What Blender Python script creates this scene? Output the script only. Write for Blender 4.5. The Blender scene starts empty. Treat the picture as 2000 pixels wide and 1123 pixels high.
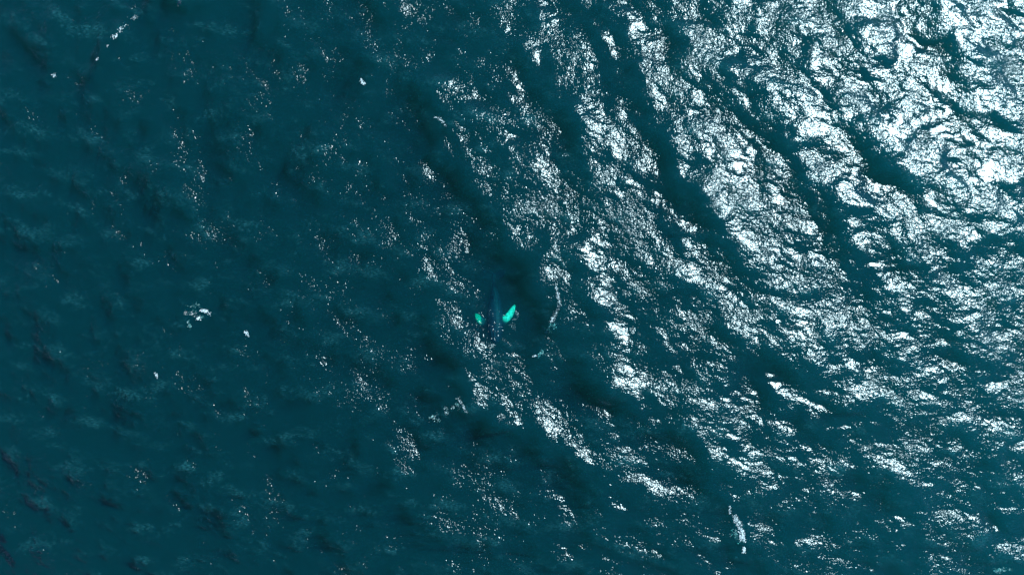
import bpy, bmesh, math, random
import numpy as np
from mathutils import Vector, Matrix

# ------------------------------------------------------------------ camera, sky, sun, exposure
scene = bpy.context.scene
C = scene.collection
S = 0.09                                   # metres on the sea per photograph pixel (2000 px wide)
HFOV = math.radians(72.0)
H = 1000 * S / math.tan(HFOV / 2)          # height of the drone
cam_d = bpy.data.cameras.new('camera')
cam_d.sensor_width = 36.0
cam_d.angle = HFOV
cam_d.clip_end = 20000.0
cam = bpy.data.objects.new('camera', cam_d)
cam.location = (0, 0, H)
C.objects.link(cam)
scene.camera = cam

SPEC = (1970.0, 50.0)                      # where flat water would mirror the sun
sx, sy = (SPEC[0] - 1000) * S, (561.5 - SPEC[1]) * S
ZEN = math.atan(math.hypot(sx, sy) / H)    # sun's angle from the zenith
SUN_EL = math.pi / 2 - ZEN
SUN_AZ = math.atan2(sx, sy)                # clockwise from +Y
sun_dir = Vector((math.sin(SUN_AZ) * math.sin(ZEN), math.cos(SUN_AZ) * math.sin(ZEN), math.cos(ZEN)))
world = bpy.data.worlds.new('World')
scene.world = world
world.use_nodes = True
wn = world.node_tree.nodes
sky = wn.new('ShaderNodeTexSky')
sky.sky_type = 'NISHITA'
sky.sun_disc = False
sky.dust_density = 0.0
sky.ozone_density = 8.0
sky.air_density = 0.8
sky.sun_elevation = SUN_EL
sky.sun_rotation = SUN_AZ
world.node_tree.links.new(sky.outputs[0], wn['Background'].inputs[0])
wn['Background'].inputs[1].default_value = 0.065
sl = bpy.data.lights.new('sun', 'SUN')
sl.energy = 5.0
sl.angle = math.radians(0.53)
sl.color = (0.70, 0.94, 1.0)
sun = bpy.data.objects.new('sun', sl)
sun.rotation_euler = sun_dir.to_track_quat('Z', 'Y').to_euler()
sun.location = sun_dir * 200
C.objects.link(sun)

vs = scene.view_settings
vs.view_transform = 'Standard'
vs.look = 'None'
vs.exposure = 1.75
vs.gamma = 1.0
vs.use_curve_mapping = False
cy = scene.cycles
cy.max_bounces = 4
cy.glossy_bounces = 1
cy.diffuse_bounces = 2
cy.transmission_bounces = 2
cy.volume_bounces = 1
cy.transparent_max_bounces = 8
cy.caustics_reflective = False
cy.caustics_refractive = False
cy.sample_clamp_direct = 1.2
cy.sample_clamp_indirect = 2.0
cy.use_denoising = True
cy.use_adaptive_sampling = False

rng = np.random.default_rng(11)
random.seed(5)


def W(px, py):
    """Photograph position -> metres on the mean sea plane."""
    return ((px - 1000.0) * S, (561.5 - py) * S)


# ------------------------------------------------------------------ the sea: a spectral wave field plus traced crests
D = 0.15                                   # fine grid step, about one pixel of the render
N = 2048
kf = np.fft.fftfreq(N, D) * 2 * np.pi
KX, KY = np.meshgrid(kf, kf, indexing='xy')
K = np.hypot(KX, KY)
K[0, 0] = 1.0
TH = np.arctan2(KY, KX)


def band(l_max, l_min, slope, theta0, spread, seed, power=4.0):
    """Height and sideways pull of random waves between two wavelengths, with a given r.m.s. slope."""
    r = np.random.default_rng(seed)
    k0, k1 = 2 * np.pi / l_max, 2 * np.pi / l_min
    env = 1 / (1 + np.exp(-(np.log(K / k0)) * 7)) / (1 + np.exp((np.log(K / k1)) * 7))
    dirn = (1 - spread) * np.abs(np.cos((TH - theta0))) ** 4 + spread
    amp = np.sqrt(K ** (-power) * dirn) * env
    amp[0, 0] = 0
    F = amp * (r.standard_normal((N, N)) + 1j * r.standard_normal((N, N)))
    gx = np.fft.ifft2(1j * KX * F).real
    gy = np.fft.ifft2(1j * KY * F).real
    s = slope / math.sqrt((gx ** 2 + gy ** 2).mean())
    h = np.fft.ifft2(F).real * s
    qx = np.fft.ifft2(-1j * KX / K * F).real * s
    qy = np.fft.ifft2(-1j * KY / K * F).real * s
    return h, qx, qy


WIND = math.atan2(0.62, 0.78)              # waves run along this line (towards lower left)
long_h, long_x, long_y = band(22.0, 2.2, 0.100, WIND, 0.25, 3)
cross_h, cross_x, cross_y = band(8.0, 1.4, 0.085, math.radians(80), 0.10, 9)
chop_h, chop_x, chop_y = band(1.8, 0.34, 0.135, math.radians(72), 0.28, 21, 3.6)
gust = np.random.default_rng(31)


def axis(half, far=6000.0, ratio=1.25):
    n = int(round(half / D))
    fine = (np.arange(-n, n + 1)) * D
    out, step, x = [], D, n * D
    while x < far:
        step *= ratio
        x += step
        out.append(x)
    out = np.array(out)
    return np.concatenate([-out[::-1], fine, out])


ax, ay = axis(97.0), axis(58.0)
NX, NY = len(ax), len(ay)

# traced crests: photograph points along the crest, height, width of the steep front (left / below), width of the back
CRESTS = [
    ([(770, 60), (800, 130), (850, 225), (885, 275), (915, 335), (955, 395), (1005, 445), (1052, 505), (1078, 550), (1092, 597), (1074, 640), (1045, 695)], 1.55, 3.2, 6.0),
    ([(1130, 680), (1180, 740), (1240, 780), (1290, 812), (1350, 870), (1402, 925), (1437, 990), (1458, 1085)], 1.65, 3.6, 5.0),
    ([(828, 630), (860, 695), (892, 752), (955, 782), (1030, 825), (1062, 865), (1130, 915), (1195, 950), (1245, 1015), (1320, 1075)], 1.3, 3.4, 4.2),
    ([(1005, 30), (1030, 95), (1052, 170), (1090, 215), (1140, 285), (1180, 360)], 1.0, 3.0, 4.5),
    ([(1160, 20), (1195, 70), (1222, 125), (1262, 185), (1292, 245), (1340, 320), (1420, 420), (1500, 500)], 0.95, 3.4, 5.0),
    ([(1380, 20), (1440, 110), (1500, 225), (1570, 320), (1660, 395), (1720, 450), (1820, 540), (1960, 640)], 0.95, 5.0, 8.0),
    ([(1560, -30), (1625, 110), (1690, 240), (1760, 300), (1840, 375), (1930, 440), (2040, 520)], 0.85, 5.0, 8.0),
    ([(1800, -60), (1860, 80), (1940, 210), (2030, 330)], 0.7, 5.0, 9.0),
    ([(590, 770), (660, 855), (740, 940), (830, 1000), (900, 1060)], 0.7, 4.0, 5.0),
    ([(790, 500), (805, 570), (850, 640)], 0.6, 3.0, 4.0),
    ([(690, 90), (715, 160), (650, 270), (640, 310), (700, 335)], 0.4, 3.0, 4.0),
    ([(420, 470), (450, 500), (500, 555), (570, 730)], 0.5, 4.0, 4.0),
    ([(1340, 610), (1450, 640), (1540, 700), (1640, 760), (1760, 850)], 0.8, 5.0, 6.0),
    ([(1640, 900), (1720, 960), (1800, 1050), (1850, 1140)], 0.7, 5.0, 5.0),
    ([(60, 270), (130, 205), (200, 115), (245, 60), (290, 20)], 0.65, 3.0, 4.5),
    ([(0, 300), (60, 265)], 0.5, 3.0, 4.0),
    ([(300, 40), (350, 5), (380, -40)], 0.6, 3.0, 4.0),
]
CG = 0.6                                   # grid of the traced swell
cxs = np.arange(-120, 120.01, CG)
cys = np.arange(-80, 80.01, CG)
GX, GY = np.meshgrid(cxs, cys)
swell = np.zeros_like(GX)
front = np.zeros_like(GX)


def soft_noise(seed, scale):
    r = np.random.default_rng(seed).standard_normal(GX.shape)
    kx = np.fft.fftfreq(GX.shape[1], CG)
    ky = np.fft.fftfreq(GX.shape[0], CG)
    f = np.exp(-((kx[None, :] ** 2 + ky[:, None] ** 2) * scale * scale))
    v = np.fft.ifft2(np.fft.fft2(r) * f).real
    return v / v.std()


GX0, GY0 = GX, GY
GX = GX0 + 1.5 * soft_noise(1, 12) + 0.8 * soft_noise(2, 5)
GY = GY0 + 1.5 * soft_noise(3, 12) + 0.8 * soft_noise(4, 5)
uneven = np.clip(0.78 + 0.38 * soft_noise(5, 9), 0.1, 1.5)
for pts, a, wf, wb in CRESTS:
    P = [np.array(W(*p)) for p in pts]
    best = np.full(GX.shape, 1e9)
    side = np.zeros_like(GX)
    tpar = np.zeros_like(GX)
    n = len(P) - 1
    for i in range(n):
        d = P[i + 1] - P[i]
        L2 = d @ d
        t = np.clip(((GX - P[i][0]) * d[0] + (GY - P[i][1]) * d[1]) / L2, 0, 1)
        ex, ey = GX - P[i][0] - t * d[0], GY - P[i][1] - t * d[1]
        q = np.hypot(ex, ey)
        m = q < best
        best[m] = q[m]
        side[m] = (d[0] * ey - d[1] * ex)[m]           # > 0: left of the direction of travel = the sunward back
        tpar[m] = ((i + t) / n)[m]
    fade = np.clip(np.minimum(tpar, 1 - tpar) * 5, 0, 1)
    fade = 0.12 + 0.88 * fade * fade * (3 - 2 * fade)
    back = side > 0
    prof = np.where(back, np.exp(-(best / wb) ** 1.2), np.exp(-(best / wf) ** 1.05) * 1.25 - 0.25 * np.exp(-(best / (2.6 * wf)) ** 2))
    end = np.where((tpar <= 0.0) | (tpar >= 1.0), 0.5, 1.0)
    swell += 0.85 * a * fade * prof * end * (np.maximum(uneven, 0.75) if a > 1.2 else uneven)
    front += np.where(back, 0, np.exp(-((best - 0.8 * wf) / (1.3 * wf)) ** 2)) * fade * min(1, a)


def blur(a, n):
    for _ in range(n):
        a = (np.roll(a, 1, 0) + np.roll(a, -1, 0) + 2 * a) / 4
        a = (np.roll(a, 1, 1) + np.roll(a, -1, 1) + 2 * a) / 4
    return a


swell = blur(swell, 3) - swell.mean()
front = np.clip(blur(front, 6), 0, 1)


def lookup(a, X, Y, x0, y0, step):
    fx = np.clip((X - x0) / step, 0, a.shape[1] - 1.001)
    fy = np.clip((Y - y0) / step, 0, a.shape[0] - 1.001)
    ix, iy = fx.astype(int), fy.astype(int)
    u, v = fx - ix, fy - iy
    return (a[iy, ix] * (1 - u) + a[iy, ix + 1] * u) * (1 - v) + (a[iy + 1, ix] * (1 - u) + a[iy + 1, ix + 1] * u) * v


X, Y = np.meshgrid(ax, ay)
tx = np.round(X / D).astype(np.int64) % N
ty = np.round(Y / D).astype(np.int64) % N
# coarse cells far outside cannot carry short waves
cell = np.maximum(np.gradient(ax)[None, :], np.gradient(ay)[:, None])
keep_chop = np.clip(1.6 - cell / 0.35, 0, 1)
keep_long = np.clip(1.6 - cell / 3.0, 0, 1)
edge = np.clip((140 - np.maximum(np.abs(X) - 97, (np.abs(Y) - 58))) / 140, 0, 1)
swell_f = lookup(swell, X, Y, cxs[0], cys[0], CG) * np.clip(1.5 - (np.maximum(np.abs(X) / 115, np.abs(Y) / 74)) ** 6, 0, 1)
front_f = lookup(front, X, Y, cxs[0], cys[0], CG)

# gusty patches and slicks: how strongly the wind ruffles the surface
gk = np.exp(-(K / (2 * np.pi / 6.0)) ** 2) * np.clip(K * 30, 0, 1)
gus = np.fft.ifft2(gk * (gust.standard_normal((N, N)) + 1j * gust.standard_normal((N, N)))).real
gus /= gus.std()
ruffle = np.clip(0.97 * np.exp(0.24 * gus[ty, tx]), 0.55, 1.9)
ruffle *= 1 - 0.25 * front_f
for (px, py), rx, ry, k in [((1030, 590), 52, 60, 0.75), ((962, 610), 34, 75, 0.35), ((975, 540), 60, 40, 0.4), ((760, 270), 60, 60, 0.3)]:
    x0, y0 = W(px, py)
    ruffle *= 1 - k * np.exp(-((X - x0) / (rx * S)) ** 2 - ((Y - y0) / (ry * S)) ** 2)
calm = np.ones_like(X)
x0, y0 = W(970, 600)
calm -= 0.6 * np.exp(-((X - x0) / 7) ** 2 - ((Y - y0) / 9) ** 2)

Z = swell_f + (long_h[ty, tx] + cross_h[ty, tx]) * keep_long * calm + chop_h[ty, tx] * keep_chop * ruffle
PX = X + 0.75 * (long_x[ty, tx] + cross_x[ty, tx]) * keep_long * calm + 0.68 * chop_x[ty, tx] * keep_chop * ruffle
PY = Y + 0.75 * (long_y[ty, tx] + cross_y[ty, tx]) * keep_long * calm + 0.68 * chop_y[ty, tx] * keep_chop * ruffle
# pale streaks painted on short-wave crests in place of sky reflection, patchy with gusts
crest = 0.95 * cross_h[ty, tx] / cross_h.std() + 0.50 * chop_h[ty, tx] / chop_h.std() + 0.20 * long_h[ty, tx] / long_h.std()
crest_sheen = np.clip((crest - 0.1) / 2.3, 0, 1) ** 1.8 * np.clip(0.8 + 0.28 * gus[(ty + 700) % N, (tx + 300) % N], 0.15, 2.0) * keep_chop * np.clip(ruffle * calm, 0.1, 1.2)


def sea_z(x, y):
    i = min(max(int(np.searchsorted(ax, x)), 0), NX - 1)
    j = min(max(int(np.searchsorted(ay, y)), 0), NY - 1)
    return float(Z[j, i])


# ------------------------------------------------------------------ materials
def new_mat(name):
    m = bpy.data.materials.new(name)
    m.use_nodes = True
    m.node_tree.nodes.clear()
    return m, m.node_tree.nodes, m.node_tree.links


def sea_material():
    m, n, l = new_mat('sea_water')
    out = n.new('ShaderNodeOutputMaterial')
    geo = n.new('ShaderNodeTexCoord')
    att = n.new('ShaderNodeAttribute')
    att.attribute_name = 'ruffle'
    n1 = n.new('ShaderNodeTexNoise')
    n1.noise_dimensions = '2D'
    n1.inputs['Scale'].default_value = 3.6
    n1.inputs['Detail'].default_value = 1.0
    n1.inputs['Roughness'].default_value = 0.5
    n1.inputs['Distortion'].default_value = 0.4
    l.new(geo.outputs['Object'], n1.inputs['Vector'])
    bump = n.new('ShaderNodeBump')
    bump.inputs['Distance'].default_value = 0.056
    l.new(n1.outputs['Fac'], bump.inputs['Height'])
    l.new(att.outputs['Fac'], bump.inputs['Strength'])
    fr = n.new('ShaderNodeFresnel')
    fr.inputs['IOR'].default_value = 1.333
    l.new(bump.outputs['Normal'], fr.inputs['Normal'])
    gl = n.new('ShaderNodeBsdfGlossy')
    gl.distribution = 'BECKMANN'
    gl.inputs['Roughness'].default_value = 0.225
    l.new(bump.outputs['Normal'], gl.inputs['Normal'])
    tr = n.new('ShaderNodeBsdfTransparent')
    mix = n.new('ShaderNodeMixShader')
    l.new(fr.outputs[0], mix.inputs[0])
    l.new(tr.outputs[0], mix.inputs[1])
    l.new(gl.outputs[0], mix.inputs[2])
    fa = n.new('ShaderNodeAttribute')
    fa.attribute_name = 'crest_sheen'
    grain = n.new('ShaderNodeTexNoise')
    grain.noise_dimensions = '2D'
    grain.inputs['Scale'].default_value = 5.0
    grain.inputs['Detail'].default_value = 2.0
    mp = n.new('ShaderNodeMapping')
    mp.inputs['Rotation'].default_value = (0, 0, math.radians(12))
    mp.inputs['Scale'].default_value = (0.35, 1.5, 1.0)
    l.new(geo.outputs['Object'], mp.inputs['Vector'])
    l.new(mp.outputs[0], grain.inputs['Vector'])
    cov = n.new('ShaderNodeMapRange')
    cov.inputs['From Min'].default_value = 0.38
    cov.inputs['From Max'].default_value = 0.72
    cov.inputs['To Max'].default_value = 0.028
    l.new(grain.outputs['Fac'], cov.inputs['Value'])
    fm = n.new('ShaderNodeMath')
    fm.operation = 'MULTIPLY'
    l.new(fa.outputs['Fac'], fm.inputs[0])
    l.new(cov.outputs[0], fm.inputs[1])
    df = n.new('ShaderNodeBsdfDiffuse')
    df.inputs['Color'].default_value = (0.14, 0.64, 0.70, 1)  # painted ripple sheen: pale teal colour mixed thinly over the water
    l.new(bump.outputs['Normal'], df.inputs['Normal'])
    mix2 = n.new('ShaderNodeMixShader')
    l.new(fm.outputs[0], mix2.inputs[0])
    l.new(mix.outputs[0], mix2.inputs[1])
    l.new(df.outputs[0], mix2.inputs[2])
    l.new(mix2.outputs[0], out.inputs['Surface'])
    ab = n.new('ShaderNodeVolumeAbsorption')
    sc = n.new('ShaderNodeVolumeScatter')
    # per metre: scattering and absorption of clear teal coastal water
    scat = (0.0003, 0.0435, 0.076)
    absb = (0.80, 0.085, 0.112)
    ms, ma = max(scat), 1.2
    sc.inputs['Color'].default_value = (scat[0] / ms, scat[1] / ms, scat[2] / ms, 1)
    sc.inputs['Density'].default_value = ms
    sc.inputs['Anisotropy'].default_value = 0.65
    ab.inputs['Color'].default_value = (1 - absb[0] / ma, 1 - absb[1] / ma, 1 - absb[2] / ma, 1)
    ab.inputs['Density'].default_value = ma
    add = n.new('ShaderNodeAddShader')
    l.new(ab.outputs[0], add.inputs[0])
    l.new(sc.outputs[0], add.inputs[1])
    l.new(add.outputs[0], out.inputs['Volume'])
    return m


def foam_material():
    m, n, l = new_mat('foam')
    out = n.new('ShaderNodeOutputMaterial')
    b = n.new('ShaderNodeBsdfPrincipled')
    b.inputs['Base Color'].default_value = (0.26, 0.29, 0.30, 1)
    b.inputs['Roughness'].default_value = 0.75
    l.new(b.outputs[0], out.inputs['Surface'])
    return m


FIN_L = ((-1.05, 0.75, -0.25), (-3.75, -2.75, 0.30))
FIN_R = ((1.05, 0.75, -0.35), (3.95, -1.65, -1.25))


def whale_material():
    m, n, l = new_mat('whale_skin')
    out = n.new('ShaderNodeOutputMaterial')
    co = n.new('ShaderNodeTexCoord')
    # the long flippers are white along the blade and dark at the root, tip and margins

    def fin_mask(root, tip, lead):
        r_, t_ = Vector(root) + Vector(lead) * 0.2, Vector(tip) + Vector(lead) * 0.2
        ln = (t_ - r_).length
        axis_ = (t_ - r_) / ln
        sub = n.new('ShaderNodeVectorMath')
        sub.operation = 'SUBTRACT'
        l.new(co.outputs['Object'], sub.inputs[0])
        sub.inputs[1].default_value = r_
        dot = n.new('ShaderNodeVectorMath')
        dot.operation = 'DOT_PRODUCT'
        l.new(sub.outputs[0], dot.inputs[0])
        dot.inputs[1].default_value = axis_
        sc_ = n.new('ShaderNodeVectorMath')
        sc_.operation = 'SCALE'
        sc_.inputs[0].default_value = axis_
        l.new(dot.outputs['Value'], sc_.inputs['Scale'])
        off = n.new('ShaderNodeVectorMath')
        off.operation = 'SUBTRACT'
        l.new(sub.outputs[0], off.inputs[0])
        l.new(sc_.outputs[0], off.inputs[1])
        dist = n.new('ShaderNodeVectorMath')
        dist.operation = 'LENGTH'
        l.new(off.outputs[0], dist.inputs[0])
        val = None
        for src, a0, a1 in ((dist.outputs['Value'], 1.0, 0.15), (dot.outputs['Value'], 0.12 * ln, 0.38 * ln), (dot.outputs['Value'], 1.08 * ln, 0.78 * ln)):
            mr = n.new('ShaderNodeMapRange')
            mr.interpolation_type = 'SMOOTHSTEP'
            mr.inputs['From Min'].default_value = a0
            mr.inputs['From Max'].default_value = a1
            l.new(src, mr.inputs['Value'])
            if val is None:
                val = mr.outputs[0]
            else:
                mm = n.new('ShaderNodeMath')
                mm.operation = 'MULTIPLY'
                l.new(val, mm.inputs[0])
                l.new(mr.outputs[0], mm.inputs[1])
                val = mm.outputs[0]
        return val

    mu = n.new('ShaderNodeMath')
    mu.operation = 'ADD'
    mu.use_clamp = True
    l.new(fin_mask(*FIN_L, (-0.79, 0.61, 0.0)), mu.inputs[0])
    l.new(fin_mask(*FIN_R, (0.64, 0.77, -0.1)), mu.inputs[1])
    skin = n.new('ShaderNodeTexNoise')
    skin.inputs['Scale'].default_value = 2.6
    skin.inputs['Detail'].default_value = 6
    l.new(co.outputs['Object'], skin.inputs['Vector'])
    cr = n.new('ShaderNodeValToRGB')
    cr.color_ramp.elements[0].position = 0.35
    cr.color_ramp.elements[0].color = (0.002, 0.004, 0.010, 1)
    cr.color_ramp.elements[1].position = 0.75
    cr.color_ramp.elements[1].color = (0.008, 0.012, 0.026, 1)
    l.new(skin.outputs['Fac'], cr.inputs[0])
    wr = n.new('ShaderNodeValToRGB')
    wr.color_ramp.elements[0].position = 0.36
    wr.color_ramp.elements[0].color = (0.30, 0.33, 0.27, 1)
    wr.color_ramp.elements[1].position = 0.6
    wr.color_ramp.elements[1].color = (0.66, 0.68, 0.60, 1)
    l.new(skin.outputs['Fac'], wr.inputs[0])
    mx = n.new('ShaderNodeMix')
    mx.data_type = 'RGBA'
    l.new(mu.outputs[0], mx.inputs[0])
    l.new(cr.outputs[0], mx.inputs[6])
    l.new(wr.outputs[0], mx.inputs[7])
    b = n.new('ShaderNodeBsdfPrincipled')
    b.inputs['Roughness'].default_value = 0.6
    b.inputs['Specular IOR Level'].default_value = 0.1
    l.new(mx.outputs[2], b.inputs['Base Color'])
    l.new(b.outputs[0], out.inputs['Surface'])
    return m


M_SEA, M_FOAM, M_WHALE = sea_material(), foam_material(), whale_material()


def mesh_from(name, verts, quads, extra_tris=None, smooth=True):
    """verts (n,3) and quads (m,4) arrays -> mesh, without the slow python path."""
    me = bpy.data.meshes.new(name)
    nt = 0 if extra_tris is None else len(extra_tris)
    nq = len(quads)
    me.vertices.add(len(verts))
    me.vertices.foreach_set('co', np.asarray(verts, np.float32).ravel())
    loops = quads.ravel()
    starts = np.arange(nq) * 4
    totals = np.full(nq, 4)
    if nt:
        loops = np.concatenate([loops, np.asarray(extra_tris).ravel()])
        starts = np.concatenate([starts, nq * 4 + np.arange(nt) * 3])
        totals = np.concatenate([totals, np.full(nt, 3)])
    me.loops.add(len(loops))
    me.loops.foreach_set('vertex_index', loops.astype(np.int32))
    me.polygons.add(nq + nt)
    me.polygons.foreach_set('loop_start', starts.astype(np.int32))
    me.polygons.foreach_set('loop_total', totals.astype(np.int32))
    me.polygons.foreach_set('use_smooth', np.full(nq + nt, smooth))
    me.update(calc_edges=True)
    return me


# ------------------------------------------------------------------ the sea as one closed body of water
top = np.stack([PX, PY, Z], -1).reshape(-1, 3)
idx = np.arange(NX * NY).reshape(NY, NX)
quads = np.stack([idx[:-1, :-1], idx[:-1, 1:], idx[1:, 1:], idx[1:, :-1]], -1).reshape(-1, 4)
rim = np.concatenate([idx[0, :-1], idx[:-1, -1], idx[-1, :0:-1], idx[:0:-1, 0]])
low = top[rim].copy()
low[:, 2] = -60.0
base = len(top)
nr = len(rim)
j = np.arange(nr)
j2 = (j + 1) % nr
walls = np.stack([rim, base + j, base + j2, rim[j2]], -1)
apex = base + nr
verts = np.concatenate([top, low, [[0, 0, -62.0]]])
tris = np.stack([base + j2, base + j, np.full(nr, apex)], -1)
sea_me = mesh_from('sea', verts, np.concatenate([quads, walls]), tris)
a = sea_me.attributes.new('ruffle', 'FLOAT', 'POINT')
rv = np.ones(len(verts), np.float32)
rv[:base] = ruffle.ravel()
a.data.foreach_set('value', rv)
a = sea_me.attributes.new('crest_sheen', 'FLOAT', 'POINT')
rv = np.zeros(len(verts), np.float32)
rv[:base] = crest_sheen.ravel()
a.data.foreach_set('value', rv)
sea_me.materials.append(M_SEA)
sea = bpy.data.objects.new('sea', sea_me)
sea['kind'] = 'structure'
sea['label'] = 'dark teal open sea with sun glitter on its ruffled swell'
C.objects.link(sea)


# ------------------------------------------------------------------ the whale: one continuous body
def smoothstep(t):
    t = max(0.0, min(1.0, t))
    return t * t * (3 - 2 * t)


def interp(tab, t):
    for (a0, *va), (a1, *vb) in zip(tab, tab[1:]):
        if t <= a1:
            u = (t - a0) / (a1 - a0)
            return [p + (q - p) * u for p, q in zip(va, vb)]
    return list(tab[-1][1:])


def loft(bm, rings):
    vs_ = [[bm.verts.new(p) for p in r] for r in rings]
    for r0, r1 in zip(vs_, vs_[1:]):
        k = len(r0)
        for i in range(k):
            bm.faces.new((r0[i], r0[(i + 1) % k], r1[(i + 1) % k], r1[i]))
    bm.faces.new(list(reversed(vs_[0])))
    bm.faces.new(vs_[-1])


def build_whale():
    bm = bmesh.new()
    # body along +Y (head towards +Y), origin at the shoulders: y, half width, half height, height of the axis, sideways bend
    tab = [(-8.6, 0.20, 0.26, -0.35, 0.20), (-7.8, 0.24, 0.42, -0.28, 0.16), (-6.4, 0.42, 0.66, -0.15, 0.08), (-4.8, 0.80, 0.98, -0.05, 0.0),
           (-3.0, 1.22, 1.28, 0.0, 0.0), (-1.2, 1.52, 1.46, 0.0, 0.0), (0.4, 1.56, 1.44, 0.0, 0.0), (1.6, 1.42, 1.26, 0.0, 0.0),
           (2.6, 1.20, 1.00, -0.04, 0.0), (3.4, 0.92, 0.72, -0.10, 0.0), (3.95, 0.56, 0.44, -0.14, 0.0), (4.2, 0.20, 0.2, -0.16, 0.0)]
    rings = []
    ys = np.linspace(-8.6, 4.2, 46)
    for y in ys:
        w, h, z, bx = interp(tab, y)
        ring = []
        for i in range(28):
            t = 2 * math.pi * i / 28
            c, s = math.cos(t), math.sin(t)
            ring.append((bx + w * math.copysign(abs(c) ** 0.92, c), y, z + h * s * (1.0 if s > 0 else 1.05)))
        rings.append(ring)
    loft(bm, rings)
    # rostrum ridge and head knobs
    for k in range(9):
        y = 1.9 + k * 0.24
        w, h, z, bx = interp(tab, y)
        for x in (-0.45 * w, 0.0, 0.45 * w):
            zz = z + h * math.sqrt(max(0.05, 1 - (x / w) ** 2))
            bmesh.ops.create_icosphere(bm, subdivisions=1, radius=0.13, matrix=Matrix.Translation((x, y, zz)))
    # low dorsal fin on its hump
    rings = []
    for k in range(7):
        u = k / 6
        ln = 0.85 * (1 - 0.8 * u)
        y0 = -3.7 - 0.35 * u
        rings.append([(0.13 * (1 - 0.7 * u) * math.cos(t), y0 + ln * math.sin(t), 0.95 + 0.75 * u) for t in [2 * math.pi * i / 12 for i in range(12)]])
    loft(bm, rings)

    # flippers: long, leaf shaped, swept back and out, with knobs along the leading edge
    def fin(root, tip, width, thick, lead, droop, n=18, knobs=True):
        root, tip, lead = Vector(root), Vector(tip), Vector(lead).normalized()
        ax_ = (tip - root).normalized()
        up = ax_.cross(lead).normalized()
        lead = up.cross(ax_).normalized()
        rings = []
        for k in range(n + 1):
            u = k / n
            prof = (0.50 + 0.62 * math.sin(math.pi * min(1, u * 0.95) ** 0.85)) * math.sqrt(max(0.0, 1 - u ** 5)) + 0.03
            c = root.lerp(tip, u) + lead * (0.28 * math.sin(math.pi * u)) + up * (-droop * u * u)
            w = width * prof / 2
            th = thick * (1 - 0.75 * u) + 0.05
            ring = []
            for i in range(14):
                t = 2 * math.pi * i / 14
                kn = 0.06 * math.cos(u * 40) if (knobs and math.cos(t) > 0.8) else 0.0
                ring.append(c + lead * (math.cos(t) * w + kn) + up * (math.sin(t) * th * (0.4 + 0.6 * (0.5 + 0.5 * math.cos(t)))))
            rings.append(ring)
        if up.z < 0:
            rings = [list(reversed(r)) for r in rings]
        loft(bm, rings)

    fin(*FIN_L, 1.25, 0.20, (-0.6, 0.8, 0.0), 0.0)
    fin(*FIN_R, 1.45, 0.20, (0.6, 0.8, -0.1), 0.0)
    # tail flukes
    for s in (-1, 1):
        fin((0.2 + s * -0.1, -8.2, -0.35), (0.2 + s * 2.3, -9.5, -0.5), 1.5, 0.14, (s * 0.2, 1, 0), 0.0, 14, False)
    bmesh.ops.recalc_face_normals(bm, faces=bm.faces)
    me = bpy.data.meshes.new('humpback_whale')
    bm.to_mesh(me)
    bm.free()
    me.materials.append(M_WHALE)
    o = bpy.data.objects.new('humpback_whale', me)
    C.objects.link(o)
    rm = o.modifiers.new('fuse', 'REMESH')
    rm.mode = 'VOXEL'
    rm.voxel_size = 0.075
    rm.use_smooth_shade = True
    sm = o.modifiers.new('soften', 'SMOOTH')
    sm.factor = 0.5
    sm.iterations = 3
    bx, by = W(966, 627)
    # head points down the picture, the tail hangs deeper, a slight roll lifts the sunward flipper
    o.location = (bx, by, -2.9)
    o.rotation_euler = (Matrix.Rotation(math.radians(181), 4, 'Z') @ Matrix.Rotation(math.radians(13), 4, 'X') @ Matrix.Rotation(math.radians(8), 4, 'Y')).to_euler()
    o['label'] = 'dark humpback whale just under the surface with two pale green flippers'
    o['category'] = 'whale'
    return o


whale = build_whale()


# ------------------------------------------------------------------ foam: each whitecap a cluster of bubble clots riding on the water
def clot(vs_, fs_, x, y, z, r, flat):
    """one low irregular lens of bubbles"""
    k = 7
    b = len(vs_)
    a0 = random.uniform(0, 6.28)
    st = random.uniform(0.6, 1.0)
    ang = random.uniform(0, 3.14)
    ca, sa = math.cos(ang), math.sin(ang)
    for i in range(k):
        t = a0 + 2 * math.pi * i / k
        rr = r * random.uniform(0.65, 1.15)
        u, v = rr * math.cos(t), rr * math.sin(t) * st
        vs_.append((x + u * ca - v * sa, y + u * sa + v * ca, z))
    vs_.append((x, y, z + r * flat))
    vs_.append((x, y, z - r * flat * 0.8))
    for i in range(k):
        fs_.append((b + i, b + (i + 1) % k, b + k))
        fs_.append((b + (i + 1) % k, b + i, b + k + 1))


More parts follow.
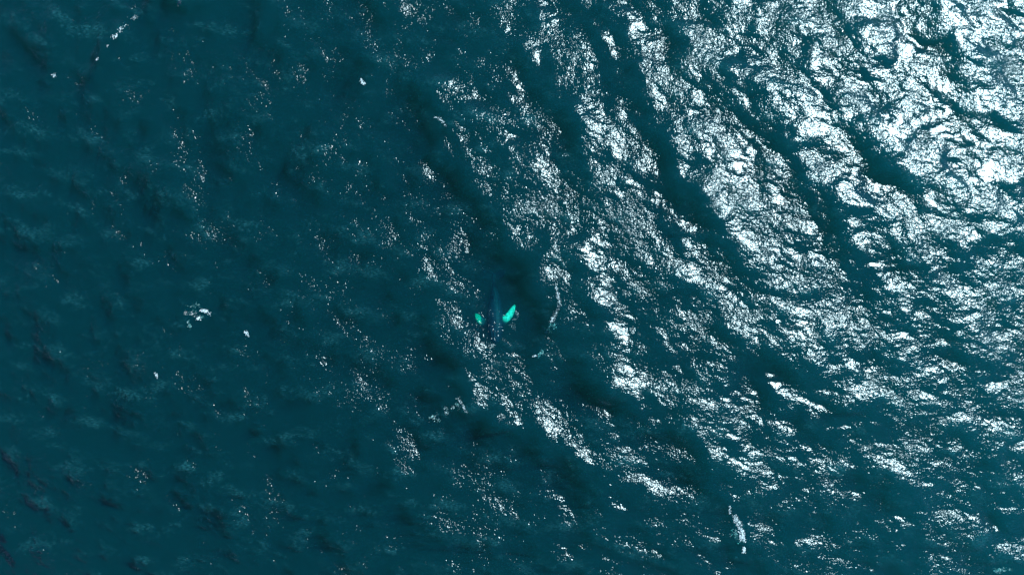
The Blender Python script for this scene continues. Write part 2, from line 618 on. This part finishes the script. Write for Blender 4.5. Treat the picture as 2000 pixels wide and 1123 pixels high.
def foam(label, strokes, seed):
    """strokes: (photo points, half width px, clots, radius m, depth m); each stroke is one raft of bubbles"""
    random.seed(seed)
    c0 = W(*strokes[0][0][0])
    root = bpy.data.objects.new('foam_patch', None)
    root.location = (c0[0], c0[1], sea_z(*c0))
    root.empty_display_size = 0.3
    root['label'] = label
    root['category'] = 'foam'
    root['group'] = 'whitecaps on the swell'
    C.objects.link(root)
    for pts, hw, cnt, r, dep in strokes:
        vs_, fs_ = [], []
        P = [Vector(W(*p)) for p in pts]
        ln = [(b_ - a_).length for a_, b_ in zip(P, P[1:])]
        tot = sum(ln)
        knots = [(random.random() * tot, random.gauss(0, hw * S * 0.6), random.gauss(0, hw * S * 0.6), random.uniform(0.3, 1.0)) for _ in range(max(3, cnt // 9))]
        for _ in range(int(cnt * 1.6)):
            kd, kx, ky, kw = random.choice(knots)
            d = min(max(kd + random.gauss(0, 0.05 * tot + 0.12), 0), tot * 0.9999)
            i = 0
            while i < len(ln) - 1 and d > ln[i]:
                d -= ln[i]
                i += 1
            p = P[i].lerp(P[i + 1], d / max(ln[i], 1e-6))
            x = p.x + kx + random.gauss(0, 0.20 * kw)
            y = p.y + ky + random.gauss(0, 0.20 * kw)
            rr = r * random.choice((0.16, 0.2, 0.25, 0.34, 0.55)) * random.uniform(0.8, 1.2)
            z = sea_z(x, y)
            z += (-random.uniform(0.2, 1.0) * dep * 2.2) if dep > 0 else rr * 0.05
            clot(vs_, fs_, x - root.location.x, y - root.location.y, z - root.location.z, rr, 0.30)
        me = bpy.data.meshes.new('foam_streak')
        me.from_pydata(vs_, [], fs_)
        me.update()
        me.materials.append(M_FOAM)
        o = bpy.data.objects.new('foam_streak', me)
        o['kind'] = 'stuff'
        o.parent = root
        C.objects.link(o)
    return root


foam('ragged lone foam patch on dark water at the far left', [
    ([(396, 606), (404, 609), (412, 615)], 2.0, 60, 0.20, 0),
    ([(384, 622), (388, 621)], 2.2, 26, 0.22, 0),
    ([(363, 614), (372, 613), (379, 612)], 3.0, 34, 0.13, 0.0),
    ([(366, 604), (385, 608), (395, 617), (408, 624)], 12, 60, 0.12, 0.35),
    ([(367, 637), (370, 628)], 4, 34, 0.13, 0.35)], 1)
foam('thin white foam line along the steep crest right of the whale', [
    ([(1080, 540), (1086, 560), (1092, 585), (1091, 600), (1084, 614), (1076, 628)], 1.4, 200, 0.16, 0.0),
    ([(1082, 632), (1072, 645), (1070, 655)], 7, 110, 0.14, 0.5),
    ([(1058, 668), (1060, 684), (1052, 695)], 4, 60, 0.13, 0.5),
    ([(1040, 697), (1048, 694)], 2, 22, 0.16, 0.0)], 2)
foam('breaking whitecap at the lower right end of a long crest', [
    ([(1433, 1008), (1440, 1020), (1447, 1038), (1449, 1055)], 4.0, 260, 0.21, 0),
    ([(1452, 1066), (1453, 1078)], 1.5, 60, 0.22, 0),
    ([(1436, 1030), (1438, 1045), (1444, 1058)], 6, 110, 0.16, 0.5),
    ([(1420, 986), (1428, 1002)], 2, 26, 0.16, 0)], 3)
foam('beaded foam streak on the slanting crest near the upper left', [
    ([(226, 77), (232, 71)], 2.4, 34, 0.20, 0), ([(236, 66), (246, 50)], 1.4, 22, 0.18, 0),
    ([(213, 91), (214, 90)], 1, 6, 0.2, 0), ([(190, 120), (194, 117)], 1.4, 10, 0.18, 0), ([(255, 40), (275, 33)], 3, 22, 0.13, 0)], 4)
foam('short bright foam streak touching the top edge at the left', [
    ([(347, 12), (355, 2)], 2.0, 44, 0.2, 0)], 5)
foam('curled foam lace below the whale beside a white sliver', [
    ([(895, 777), (903, 786), (909, 798)], 0.9, 60, 0.14, 0), ([(911, 801), (912, 803)], 0.9, 6, 0.14, 0),
    ([(893, 786), (896, 793), (894, 802)], 1.4, 40, 0.13, 0.3), ([(886, 793), (884, 800)], 1.6, 22, 0.15, 0.1),
    ([(868, 797), (874, 796), (873, 808)], 1.8, 38, 0.14, 0.1), ([(853, 804), (856, 813), (854, 822)], 1.0, 26, 0.12, 0.25),
    ([(840, 816), (850, 812), (846, 819)], 2.6, 40, 0.14, 0.15)], 6)
foam('small round foam blot at the upper middle left', [
    ([(706, 156), (709, 167)], 3.0, 60, 0.2, 0)], 7)
foam('tiny hooked foam curl near the upper left edge', [
    ([(103, 148), (107, 149), (108, 145)], 1.0, 20, 0.16, 0)], 8)
foam('small foam dash on dark water below the ragged patch', [
    ([(305, 728), (308, 737)], 1.6, 26, 0.18, 0)], 9)
foam('small foam fleck right of the ragged patch', [
    ([(478, 646), (484, 655)], 2.6, 34, 0.19, 0)], 10)
foam('fine curved foam lip on the crest above the whale', [
    ([(848, 230), (858, 232), (866, 239), (870, 247)], 1.2, 60, 0.14, 0)], 11)
foam('greenish foam smear in the lower right corner', [
    ([(1950, 1118), (1975, 1112), (1992, 1108)], 4, 70, 0.16, 0.4)], 12)
foam('fine bubbles beside the bright right flipper of the whale', [
    ([(1006, 606), (1012, 614), (1008, 624), (996, 626)], 1.5, 34, 0.09, 0.1), ([(1003, 630), (1004, 638)], 4, 22, 0.09, 0.1)], 13)
foam('thin bubbles at the snout of the whale', [
    ([(957, 671), (962, 676), (968, 675), (980, 674)], 1.5, 26, 0.11, 0.05)], 14)
